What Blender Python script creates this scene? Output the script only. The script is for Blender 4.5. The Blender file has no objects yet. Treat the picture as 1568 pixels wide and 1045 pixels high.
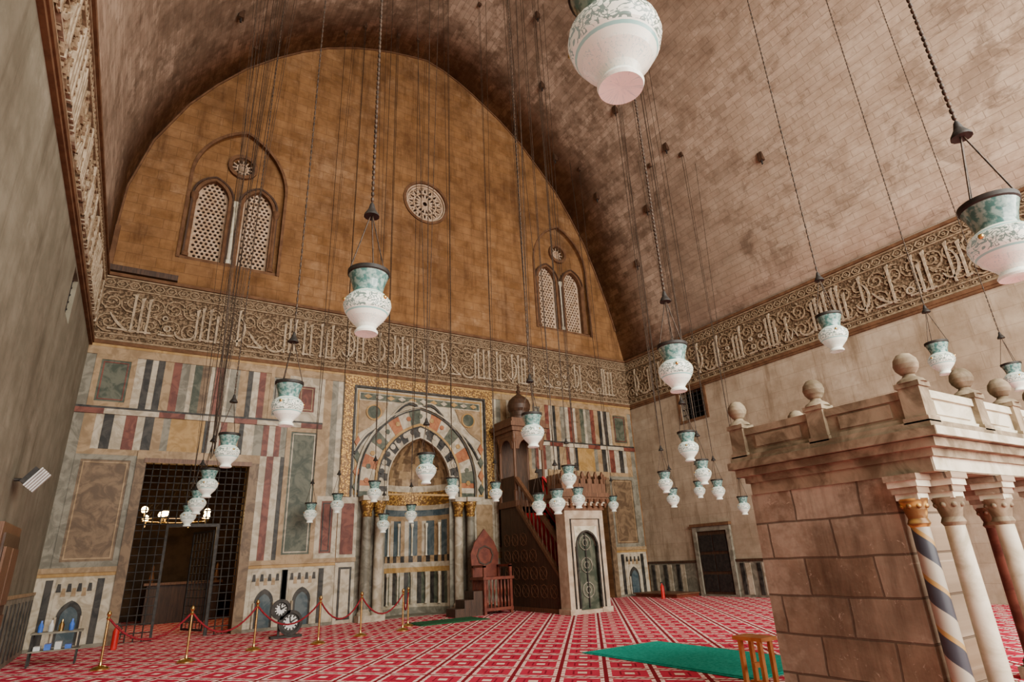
import bpy, math, random
from mathutils import Vector, Matrix
random.seed(7)
W=19.2; H1=7.49; H2=9.44; YN=-26.5
pi=math.pi
# ------------------------------------------------------------------ nodes
class NT:
    def __init__(s,name,rough=.7,spec=.3,metal=0.):
        s.mat=bpy.data.materials.new(name); s.mat.use_nodes=True
        s.t=s.mat.node_tree; s.b=s.t.nodes['Principled BSDF']
        s.b.inputs['Roughness'].default_value=rough
        s.b.inputs['Specular IOR Level'].default_value=spec
        s.b.inputs['Metallic'].default_value=metal
    def n(s,ty,**kw):
        x=s.t.nodes.new(ty)
        for k,v in kw.items():
            if k in x.inputs.keys(): 
                x.inputs[k].default_value=v
            else: setattr(x,k,v)
        return x
    def l(s,a,b): s.t.links.new(a,b)
    def val(s,a,sock):
        if hasattr(a,'is_output'): s.l(a,sock)
        else: sock.default_value=a
    def math(s,op,a,b=0.,c=None):
        x=s.t.nodes.new('ShaderNodeMath'); x.operation=op
        s.val(a,x.inputs[0]); s.val(b,x.inputs[1])
        if c is not None: s.val(c,x.inputs[2])
        return x.outputs[0]
    def mix(s,f,a,b,mode='MIX'):
        x=s.t.nodes.new('ShaderNodeMix'); x.data_type='RGBA'; x.blend_type=mode
        s.val(f,x.inputs[0])
        for v,i in ((a,6),(b,7)):
            if hasattr(v,'is_output'): s.l(v,x.inputs[i])
            else: x.inputs[i].default_value=(*v,1)
        return x.outputs[2]
    def ramp(s,f,a,b):
        x=s.t.nodes.new('ShaderNodeMapRange'); x.interpolation_type='SMOOTHSTEP'
        s.l(f,x.inputs[0]); x.inputs[1].default_value=a; x.inputs[2].default_value=b
        return x.outputs[0]
    def coords(s,uv=False):
        x=s.t.nodes.new('ShaderNodeTexCoord'); return x.outputs['UV' if uv else 'Object']
    def sep(s,v):
        x=s.t.nodes.new('ShaderNodeSeparateXYZ'); s.l(v,x.inputs[0]); return x.outputs
    def comb(s,a,b,c=0.):
        x=s.t.nodes.new('ShaderNodeCombineXYZ')
        for i,v in enumerate((a,b,c)): s.val(v,x.inputs[i])
        return x.outputs[0]
    def noise(s,v,scale,detail=4,rough=.55,dist=0.):
        x=s.n('ShaderNodeTexNoise',Scale=scale,Detail=detail,Roughness=rough,Distortion=dist)
        s.l(v,x.inputs['Vector']); return x.outputs['Fac']
    def col(s,c):
        if hasattr(c,'is_output'): s.l(c,s.b.inputs['Base Color'])
        else: s.b.inputs['Base Color'].default_value=(*c,1)
    def bump(s,h,st,dist=.02):
        x=s.t.nodes.new('ShaderNodeBump'); x.inputs['Strength'].default_value=st; x.inputs['Distance'].default_value=dist
        s.l(h,x.inputs['Height']); s.l(x.outputs[0],s.b.inputs['Normal'])

def mnoise(name,c1,c2,scale=3,rough=.6,spec=.3,metal=0,bump=0.,detail=5,lo=.35,hi=.65,dist=0.,stretch=None):
    m=NT(name,rough,spec,metal); v=m.coords()
    if stretch:
        mp=m.n('ShaderNodeMapping'); mp.inputs['Scale'].default_value=stretch; m.l(v,mp.inputs[0]); v=mp.outputs[0]
    n=m.noise(v,scale,detail,.6,dist); f=m.ramp(n,lo,hi)
    m.col(m.mix(f,c1,c2))
    if bump: m.bump(n,bump)
    return m.mat
def emis(name,c,st):
    m=NT(name); m.b.inputs['Emission Color'].default_value=(*c,1); m.b.inputs['Emission Strength'].default_value=st; m.col(c); return m.mat

def mmasonry(name,axes,bw,bh,c1,c2,cm,pale,pale_lo,pale_hi,mort=.012,rough=.85,bump=.4,uv=False,extra=None,brick_var=.5,dark=(.5,.5,.5),mf=.6,streak=0.,warp=0.):
    m=NT(name,rough,.2); v=m.coords(uv)
    if not uv:
        s=m.sep(v); idx={'x':0,'y':1,'z':2}; v2=m.comb(s[idx[axes[0]]],s[idx[axes[1]]])
    else: v2=v; s=m.sep(m.coords())
    vb=v2
    if warp:
        q=m.sep(v2); wn=m.math('MULTIPLY',m.math('SUBTRACT',m.noise(v2,1.7,2),.5),warp); vb=m.comb(m.math('ADD',q[0],wn),m.math('ADD',q[1],m.math('MULTIPLY',wn,.4)))
    br=m.n('ShaderNodeTexBrick',Scale=1.); m.l(vb,br.inputs['Vector'])
    br.inputs['Brick Width'].default_value=bw; br.inputs['Row Height'].default_value=bh
    br.inputs['Mortar Size'].default_value=mort; br.inputs['Mortar Smooth'].default_value=.3
    br.inputs['Color1'].default_value=(0,0,0,1); br.inputs['Color2'].default_value=(1,1,1,1); br.inputs['Mortar'].default_value=(.5,.5,.5,1)
    big=m.noise(v2,.22,5,.6,.4); mid=m.noise(v2,1.6,5,.65); 
    base=m.mix(m.ramp(mid,.35,.68),c1,c2)
    base=m.mix(m.math('MULTIPLY',br.outputs['Color'],brick_var),base,pale)
    msk=m.ramp(m.math('ADD',m.math('MULTIPLY',big,.6),m.math('MULTIPLY',m.noise(v2,2.6,4,.75),.4)),pale_lo,pale_hi)
    msk=m.math('MULTIPLY',msk,m.math('ADD',m.math('MULTIPLY',br.outputs['Color'],.7),.3))
    base=m.mix(msk,base,pale)
    dk=m.ramp(m.noise(v2,.35,5,.65,.3),.42,.68)
    base=m.mix(m.math('MULTIPLY',dk,.7),base,m.mix(1.,base,dark,'MULTIPLY'))
    if extra: base=extra(m,s,base,br)
    if streak:
        sv=m.sep(v2); a0,a1=(2.2,.22) if not uv else (.35,1.6)
        st=m.noise(m.comb(m.math('MULTIPLY',sv[0],a0),m.math('MULTIPLY',sv[1],a1)),1.,6,.75)
        base=m.mix(m.math('MULTIPLY',m.ramp(st,.48,.68),streak),base,m.mix(1.,base,dark,'MULTIPLY'))
    base=m.mix(m.math('MULTIPLY',br.outputs['Fac'],mf),base,cm)
    m.col(base)
    h=m.math('SUBTRACT',m.math('MULTIPLY',mid,.6),m.math('MULTIPLY',br.outputs['Fac'],.6)); m.bump(h,bump,.03)
    return m.mat

# ------------------------------------------------------------------ mesh builder
class MB:
    def __init__(s): s.v=[];s.f=[];s.m=[];s.sm=[];s.mats=[]
    def mi(s,mat):
        if mat not in s.mats: s.mats.append(mat)
        return s.mats.index(mat)
    def add(s,vs,fs,mat,smooth=False):
        o=len(s.v); s.v.extend([tuple(v) for v in vs]); k=s.mi(mat)
        for f in fs: s.f.append([i+o for i in f]); s.m.append(k); s.sm.append(smooth)
    def box(s,a,b,mat,M=None):
        x0,y0,z0=a;x1,y1,z1=b
        vs=[Vector(p) for p in [(x0,y0,z0),(x1,y0,z0),(x1,y1,z0),(x0,y1,z0),(x0,y0,z1),(x1,y0,z1),(x1,y1,z1),(x0,y1,z1)]]
        if M: vs=[M@v for v in vs]
        s.add(vs,[(0,3,2,1),(4,5,6,7),(0,1,5,4),(1,2,6,5),(2,3,7,6),(3,0,4,7)],mat)
    def lathe(s,c,prof,mat,seg=20,smooth=True,cap=True):
        c=Vector(c); n=len(prof)
        for j in range(n-1):
            p=prof[j]; q=prof[j+1]; mm=p[2] if len(p)>2 else mat
            vs=[]
            for (r,z) in ((p[0],p[1]),(q[0],q[1])):
                for i in range(seg):
                    a=2*pi*i/seg; vs.append(c+Vector((r*math.cos(a),r*math.sin(a),z)))
            s.add(vs,[(i,(i+1)%seg,seg+(i+1)%seg,seg+i) for i in range(seg)],mm,smooth)
        if cap:
            for p,mm in ((prof[0],prof[0][2] if len(prof[0])>2 else mat),(prof[-1],mat)):
                if p[0]>1e-4: s.add([c+Vector((p[0]*math.cos(2*pi*i/seg),p[0]*math.sin(2*pi*i/seg),p[1])) for i in range(seg)],[list(range(seg))],mm)
    def cyl(s,p0,p1,r0,r1,mat,seg=8,smooth=True,cap=True):
        p0=Vector(p0);p1=Vector(p1);d=(p1-p0).normalized()
        u=d.orthogonal().normalized();w=d.cross(u)
        vs=[p+(u*math.cos(2*pi*i/seg)+w*math.sin(2*pi*i/seg))*r for p,r in ((p0,r0),(p1,r1)) for i in range(seg)]
        s.add(vs,[(i,(i+1)%seg,seg+(i+1)%seg,seg+i) for i in range(seg)],mat,smooth)
        if cap: s.add(vs[:seg],[list(range(seg))],mat); s.add(vs[seg:],[list(range(seg))],mat)
    def tube(s,pts,r,mat,seg=6):
        for a,b in zip(pts,pts[1:]): s.cyl(a,b,r,r,mat,seg,True,False)
    def sphere(s,c,r,mat,seg=14,sc=1.,n=10):
        s.lathe(c,[(r*math.sin(pi*i/n),-r*sc*math.cos(pi*i/n)) for i in range(n+1)],mat,seg,True,False)
    def prism(s,pts,fr,d0,d1,mat):
        n=len(pts); vs=[fr(p[0],p[1],d1) for p in pts]+[fr(p[0],p[1],d0) for p in pts]
        s.add(vs,[list(range(n))]+[(i,(i+1)%n,n+(i+1)%n,n+i) for i in range(n)],mat)
    def rect(s,x0,x1,z0,z1,fr,d,mat,d0=0.): s.prism([(x0,z0),(x1,z0),(x1,z1),(x0,z1)],fr,d0,d,mat)
    def rframe(s,x0,x1,z0,z1,w,fr,d,mat,d0=0.):
        for r in ((x0,x0+w,z0,z1),(x1-w,x1,z0,z1),(x0+w,x1-w,z0,z0+w),(x0+w,x1-w,z1-w,z1)): s.rect(*r,fr,d,mat,d0)
    def ribbon(s,pts,w,fr,d0,d1,mat,closed=False):
        n=len(pts); L=[];Rr=[]
        for i in range(n):
            a=pts[i-1] if (i>0 or closed) else pts[i]; b=pts[(i+1)%n] if (i<n-1 or closed) else pts[i]
            dx,dz=b[0]-a[0],b[1]-a[1]; l=math.hypot(dx,dz) or 1
            ww=w(i/(n-1)) if callable(w) else w
            nx,nz=-dz/l*ww/2,dx/l*ww/2
            L.append((pts[i][0]+nx,pts[i][1]+nz)); Rr.append((pts[i][0]-nx,pts[i][1]-nz))
        vs=[]
        for i in range(n):
            vs+= [fr(*L[i],d0),fr(*L[i],d1),fr(*Rr[i],d1),fr(*Rr[i],d0)]
        fs=[]
        for i in range(n if closed else n-1):
            j=(i+1)%n
            for k in range(3): fs.append((4*i+k,4*i+k+1,4*j+k+1,4*j+k))
        s.add(vs,fs,mat)
    def obj(s,name,loc=(0,0,0)):
        me=bpy.data.meshes.new(name); me.from_pydata(s.v,[],s.f)
        for m in s.mats: me.materials.append(m)
        me.polygons.foreach_set('material_index',s.m); me.polygons.foreach_set('use_smooth',s.sm)
        me.update(); o=bpy.data.objects.new(name,me); o.location=loc
        bpy.context.scene.collection.objects.link(o); return o
FB=lambda a,z,d: (a,-d,z)          # back wall frame  (a = x)
FR=lambda a,z,d: (W-d,-a,z)        # right wall (a = distance from back wall)
FL=lambda a,z,d: (d,-a,z)          # left wall
def plate(name,outer,holes,th,mat,mtx):
    cu=bpy.data.curves.new(name,'CURVE'); cu.dimensions='2D'; cu.fill_mode='BOTH'; cu.extrude=th/2
    for pl in [outer]+holes:
        sp=cu.splines.new('POLY'); sp.points.add(len(pl)-1); sp.use_cyclic_u=True
        for i,p in enumerate(pl): sp.points[i].co=(p[0],p[1],0,1)
    ob=bpy.data.objects.new(name+'_c',cu); bpy.context.scene.collection.objects.link(ob)
    bpy.context.view_layer.update()
    me=bpy.data.meshes.new_from_object(ob.evaluated_get(bpy.context.evaluated_depsgraph_get()))
    me.transform(mtx); me.materials.clear(); me.materials.append(mat); me.name=name
    for p in me.polygons: p.use_smooth=False; p.material_index=0
    bpy.data.objects.remove(ob); o=bpy.data.objects.new(name,me); bpy.context.scene.collection.objects.link(o); return o
def MBK(yf,th): return Matrix(((1,0,0,0),(0,0,-1,yf+th/2),(0,1,0,0),(0,0,0,1)))
def MRT(xf,th): return Matrix(((0,0,1,xf+th/2),(-1,0,0,0),(0,1,0,0),(0,0,0,1)))
def MLT(xf,th): return Matrix(((0,0,-1,xf-th/2),(-1,0,0,0),(0,1,0,0),(0,0,0,1)))
def arch(cx,zs,hw,h,n=10,z0=None):
    """pointed arch outline left->apex->right, optional straight jambs to z0"""
    R=(h*h+hw*hw)/(2*hw); a1=math.atan2(h,R-hw); P=[]
    for i in range(n+1):
        a=a1*i/n; P.append((cx+(R-hw)-R*math.cos(a),zs+R*math.sin(a)))
    P+= [(2*cx-x,z) for x,z in reversed(P[:-1])]
    if z0 is not None: P=[(cx-hw,z0)]+P+[(cx+hw,z0)]
    return P
def rectp(x0,x1,z0,z1): return [(x0,z0),(x1,z0),(x1,z1),(x0,z1)]
def circ(cx,cz,r,n=24): return [(cx+r*math.cos(2*pi*i/n),cz+r*math.sin(2*pi*i/n)) for i in range(n)]

# ------------------------------------------------------------------ materials
tymp=mmasonry('tympanum_plaster','xz',.75,.33,(.150,.070,.023),(.235,.118,.045),(.09,.043,.017),(.32,.19,.10),.49,.68,mort=.009,bump=.4,brick_var=.16,dark=(.48,.43,.40),mf=.6,streak=.7)
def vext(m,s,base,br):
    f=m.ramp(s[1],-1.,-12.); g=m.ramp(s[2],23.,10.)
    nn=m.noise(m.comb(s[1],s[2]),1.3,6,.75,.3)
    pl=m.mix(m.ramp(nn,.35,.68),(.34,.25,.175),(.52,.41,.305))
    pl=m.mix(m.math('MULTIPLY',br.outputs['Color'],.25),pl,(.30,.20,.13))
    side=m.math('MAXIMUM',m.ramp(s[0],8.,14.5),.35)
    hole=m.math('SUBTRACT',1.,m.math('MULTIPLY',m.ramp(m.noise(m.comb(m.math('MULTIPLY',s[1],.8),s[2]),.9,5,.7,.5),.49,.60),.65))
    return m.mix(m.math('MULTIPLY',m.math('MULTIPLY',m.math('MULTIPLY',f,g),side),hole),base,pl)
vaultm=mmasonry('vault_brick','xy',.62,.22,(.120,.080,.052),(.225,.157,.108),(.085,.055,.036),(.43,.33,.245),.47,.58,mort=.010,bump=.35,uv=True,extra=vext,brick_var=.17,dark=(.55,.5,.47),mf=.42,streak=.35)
rightm=mmasonry('right_wall_stone','yz',1.1,.45,(.29,.222,.15),(.40,.32,.225),(.2,.145,.09),(.48,.40,.30),.48,.68,mort=.008,bump=.25,brick_var=.2,dark=(.58,.53,.48),mf=.5,streak=.85)
leftm=mmasonry('left_wall_plaster','yz',1.3,.5,(.155,.142,.102),(.215,.198,.148),(.13,.115,.085),(.29,.27,.21),.55,.7,mort=.004,bump=.15,brick_var=.06,dark=(.60,.56,.53),mf=.3,streak=.7)
bandg=mnoise('band_ground',(.055,.033,.017),(.20,.135,.08),16,.8,.2,0,.9,4,.42,.62)
bandl=mnoise('band_letters',(.23,.175,.115),(.37,.295,.205),8,.8,.15)
bands=mnoise('band_scrolls',(.18,.125,.073),(.29,.21,.13),9,.8,.15)
def marb(n,a,b,sc=2.8,ro=.5): return mnoise('marble_'+n,a,b,sc,ro,.22,0,0,8,.38,.62,1.3)
mw=marb('white',(.27,.225,.155),(.43,.375,.285)); mg=marb('grey',(.115,.105,.078),(.205,.188,.145)); mgn=marb('green',(.035,.045,.03),(.095,.10,.07))
mk=marb('black',(.012,.011,.010),(.045,.040,.034)); mr=marb('red',(.085,.022,.015),(.165,.052,.034)); mt=marb('tan',(.20,.13,.065),(.31,.215,.12)); mb_=marb('brown',(.085,.053,.03),(.17,.112,.063)); mo=marb('ochre',(.26,.15,.045),(.36,.225,.085))
mbl=marb('blue',(.03,.05,.06),(.08,.10,.105)); mor=marb('rust',(.23,.072,.027),(.32,.125,.05))
m=NT('gilded_mosaic',.45,.4,.3); v=m.coords(); s=m.sep(v); vo=m.n('ShaderNodeTexVoronoi',Scale=17.); m.l(m.comb(s[0],s[2]),vo.inputs['Vector'])
m.col(m.mix(m.ramp(vo.outputs['Distance'],.25,.6),(.45,.26,.06),(.14,.07,.02))); m.bump(vo.outputs['Distance'],.5); gold=m.mat
brass=mnoise('brass',(.50,.33,.10),(.70,.48,.18),20,.28,.5,1.)
woodd=mnoise('dark_wood',(.028,.014,.008),(.07,.034,.018),4,.5,.35,0,.3,6,.3,.7,.5,(6,6,.6))
woodm=mnoise('walnut_wood',(.075,.033,.016),(.15,.07,.035),4,.5,.35,0,.3,6,.3,.7,.5,(6,6,.6))
woodr=mnoise('red_wood',(.10,.02,.011),(.17,.04,.02),5,.45,.35,0,.2)
woodo=mnoise('orange_wood',(.50,.17,.04),(.65,.27,.08),5,.5,.3)
iron=mnoise('iron',(.015,.014,.013),(.035,.03,.026),10,.6,.4,.4)
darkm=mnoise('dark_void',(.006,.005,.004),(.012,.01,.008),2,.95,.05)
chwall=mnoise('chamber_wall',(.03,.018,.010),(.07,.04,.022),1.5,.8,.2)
latt=mnoise('stucco_lattice',(.33,.22,.135),(.46,.34,.24),6,.8,.2)
latd=mnoise('window_glass_dark',(.015,.010,.008),(.10,.06,.04),14,.5,.3)
frm=mnoise('window_frame_stone',(.09,.042,.020),(.14,.070,.034),4,.8,.2,0,.2)
portal=mnoise('portal_stone',(.32,.24,.165),(.46,.37,.27),4,.6,.3)
redcl=mnoise('red_stair_carpet',(.36,.010,.02),(.50,.03,.035),30,.95,.1)
ropem=mnoise('red_rope',(.14,.01,.015),(.22,.02,.03),30,.9,.1)
teal=mnoise('teal_rug',(.0,.27,.20),(.02,.36,.28),25,.95,.1,0,.3)
grn=mnoise('green_rug',(.015,.07,.03),(.03,.11,.05),25,.95,.1)
chainm=mnoise('chain_metal',(.02,.014,.010),(.07,.045,.03),20,.5,.4,.5)
whitep=mnoise('white_paint',(.45,.45,.43),(.58,.58,.56),5,.4,.4)
redp=mnoise('red_enamel',(.40,.01,.01),(.5,.02,.02),5,.3,.5)
bluep=mnoise('blue_plastic',(.03,.1,.4),(.05,.14,.5),5,.3,.5)
creamst=mnoise('cream_marble',(.35,.315,.215),(.58,.54,.42),3.5,.55,.3,0,.12,8,.3,.62,.8)
tanst=mnoise('tan_parapet_stone',(.105,.077,.046),(.285,.228,.152),3.2,.7,.2,0,.35,9,.34,.68,.9)
bulb=emis('warm_bulb',(1,.66,.22),45)
m=NT('lamp_enamel_glass',.22,.5); v=m.coords(); s=m.sep(v)
ang=m.math('ARCTAN2',s[1],s[0]); vv=m.comb(m.math('MULTIPLY',ang,1.4),m.math('MULTIPLY',s[2],9.),0.)
nz=m.noise(vv,1.6,2,.5,2.2); line=m.math('LESS_THAN',m.math('ABSOLUTE',m.math('SUBTRACT',nz,.5)),.05)
az=m.math('ABSOLUTE',m.math('SUBTRACT',s[2],.0)); inb=m.math('LESS_THAN',az,.06)
bd=m.math('LESS_THAN',m.math('ABSOLUTE',m.math('SUBTRACT',az,.072)),.006)
base=m.mix(m.math('MULTIPLY',line,inb),(.78,.79,.68),(.09,.14,.12)); base=m.mix(bd,base,(.20,.43,.40))
lo=m.math('MULTIPLY',m.math('LESS_THAN',s[2],-.10),m.math('LESS_THAN',m.math('ABSOLUTE',m.math('SUBTRACT',m.noise(vv,4,2,.5,1.),.5)),.015))
base=m.mix(lo,base,(.45,.58,.55)); m.col(base)
m.b.inputs['Emission Color'].default_value=(.92,1,.86,1); m.b.inputs['Emission Strength'].default_value=.14; lampw=m.mat
m=NT('lamp_teal_glass',.15,.6); v=m.coords(); n=m.noise(v,25,3); m.col(m.mix(m.ramp(n,.4,.6),(.05,.14,.13),(.22,.33,.30))); lampt=m.mat
# carpet
m=NT('red_prayer_carpet',.95,.1); v=m.coords(); s=m.sep(v)
k=1.25; u=m.math('MULTIPLY',s[0],k); w=m.math('MULTIPLY',s[1],k*.8)
d1=m.math('ABSOLUTE',m.math('SUBTRACT',m.math('FRACT',m.math('ADD',u,w)),.5)); d2=m.math('ABSOLUTE',m.math('SUBTRACT',m.math('FRACT',m.math('SUBTRACT',u,w)),.5))
mn=m.math('MINIMUM',d1,d2)
ln=m.math('LESS_THAN',m.math('ABSOLUTE',m.math('SUBTRACT',mn,.085)),.040)
dash=m.math('GREATER_THAN',m.math('FRACT',m.math('MULTIPLY',w,8.)),.2); ln=m.math('MULTIPLY',ln,dash)
dot=m.math('GREATER_THAN',mn,.40); dot2=m.math('LESS_THAN',m.math('ABSOLUTE',m.math('SUBTRACT',mn,.31)),.02)
nn=m.noise(v,.5,3); fib=m.noise(v,60,2)
red=m.mix(m.ramp(nn,.3,.7),(.46,.014,.05),(.58,.035,.08)); red=m.mix(m.math('LESS_THAN',mn,.045),red,(.22,.008,.02))
cc=m.mix(ln,red,(.92,.70,.62)); cc=m.mix(dot,cc,(.85,.62,.52)); cc=m.mix(dot2,cc,(.25,.01,.03)); m.col(cc); m.bump(fib,.4,.01); carpet=m.mat
def dext(m,s,base,br):
    sc=m.noise(m.comb(s[1],s[2]),7.,8,.8,1.5)
    base=m.mix(m.math('MULTIPLY',m.ramp(sc,.60,.66),.55),base,(.52,.45,.35))
    edge=m.ramp(s[2],1.5,2.0); nn=m.noise(m.comb(s[1],s[2]),2.2,5,.7)
    return m.mix(m.math('MULTIPLY',m.math('MULTIPLY',edge,m.ramp(nn,.42,.6)),.6),base,(.42,.35,.26))
dikm=mmasonry('dikka_masonry','yz',.66,.34,(.125,.083,.050),(.225,.162,.105),(.05,.033,.021),(.42,.355,.265),.46,.60,mort=.010,bump=1.,brick_var=.28,dark=(.42,.39,.36),mf=.75,streak=.6,warp=.10,extra=dext)
m=NT('spiral_marble',.4,.4); v=m.coords(); mp=m.n('ShaderNodeMapping'); mp.inputs['Location'].default_value=(-7.36,15.6,0); m.l(v,mp.inputs[0]); s=m.sep(mp.outputs[0])
tw=m.math('FRACT',m.math('ADD',m.math('DIVIDE',m.math('ARCTAN2',s[1],s[0]),2*pi),m.math('MULTIPLY',s[2],2.6)))
c=m.mix(m.math('LESS_THAN',tw,.45),(.30,.27,.21),(.03,.035,.045)); c=m.mix(m.math('LESS_THAN',m.math('ABSOLUTE',m.math('SUBTRACT',tw,.5)),.06),c,(.29,.18,.055)); m.col(c); spiral=m.mat

# ------------------------------------------------------------------ shell
prof=[(0,9.3),(0,11),(.05,12.4),(.45,14.2),(1.2,15.95),(1.9,17.1),(2.7,18.2),(3.6,19.15),(4.5,19.95),(5.4,20.6),(6.4,21.15),(7.2,21.48),(8,21.75),(8.8,21.95),(9.6,22.1),(10.4,21.9),(11.1,21.62),(11.8,21.25),(13.2,20.35),(14.3,19.45),(15.2,18.45),(16.1,17.4),(16.8,16.3),(17.5,15.0),(18,13.7),(18.5,12.2),(18.85,10.9),(19.2,9.3)]
def vz(x):
    for (a,b),(c,d) in zip(prof,prof[1:]):
        if a<=x<=c and c>a: return b+(d-b)*(x-a)/(c-a)
    return 9.4
MCX=9.45
mih=arch(MCX,4.0,1.1,1.45,10,0.0)
winc=[3.05,16.02]
outer=[(-.6,0),(1.76,0),(1.76,4.35),(4.27,4.35),(4.27,0)]+[(p[0],p[1]) for p in mih]+[(14.87,0),(14.87,4.32),(17.33,4.32),(17.33,0),(19.8,0),(19.8,9.3)]+[(x,z+.5) for x,z in reversed(prof)]+[(-.6,9.3)]
rec=[arch(c,13.4,1.4,2.1,12,10.38) for c in winc]
plate('wall_back',outer,rec+[circ(9.62,14.8,.87,32)],.6,tymp,MBK(0,.6))
plate('wall_right',rectp(0,-YN,0,9.5),[rectp(2.8,4.0,6.2,7.3)],.5,rightm,MRT(W,.5))
plate('wall_left',rectp(0,-YN,0,9.5),[rectp(4.35,5.1,6.3,7.25)],.5,leftm,MLT(0,.5))
me=bpy.data.meshes.new('ceiling'); vs=[];fs=[];us=[];arc=[0]
for a,b in zip(prof,prof[1:]): arc.append(arc[-1]+math.hypot(b[0]-a[0],b[1]-a[1]))
ny=10
for j in range(ny+1):
    y=0+(YN)*j/ny
    for i,p in enumerate(prof): vs.append((p[0],y,p[1])); us.append((y,arc[i]))
n=len(prof)
for j in range(ny):
    for i in range(n-1): fs.append((j*n+i,j*n+i+1,(j+1)*n+i+1,(j+1)*n+i))
me.from_pydata(vs,[],fs); uvl=me.uv_layers.new(name='UVMap')
for lp in me.loops: uvl.data[lp.index].uv=us[lp.vertex_index]
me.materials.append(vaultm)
for p in me.polygons: p.use_smooth=True
o=bpy.data.objects.new('ceiling',me); bpy.context.scene.collection.objects.link(o)
so=o.modifiers.new('s','SOLIDIFY'); so.thickness=.4; so.offset=-1
b=MB(); b.box((-.6,YN-12,-.3),(20,.6,0),carpet); b.obj('floor')
b=MB(); b.ribbon(prof[1:-1],.1,FB,0,.05,frm); b.obj('trim_arch')  # dark strip painting in the shadow line where tympanum meets vault
for i,(f,x0,x1) in enumerate(((FB,0,W),(FR,0,-YN),(FL,0,-YN))):
    b=MB(); b.rect(x0,x1,H2-.03,H2+.06,f,.11,frm); b.rect(x0,x1,H1-.1,H1,f,.10,frm); b.rect(x0,x1,H1-.17,H1-.1,f,.07,mo if i<1 else frm); b.obj('trim_%d'%(i+1))
b=MB(); b.rect(0,1.75,9.55,9.72,FB,.15,woodd); b.rect(0,.12,9.72,11.0,FB,.1,frm); b.obj('trim_4')

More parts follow.
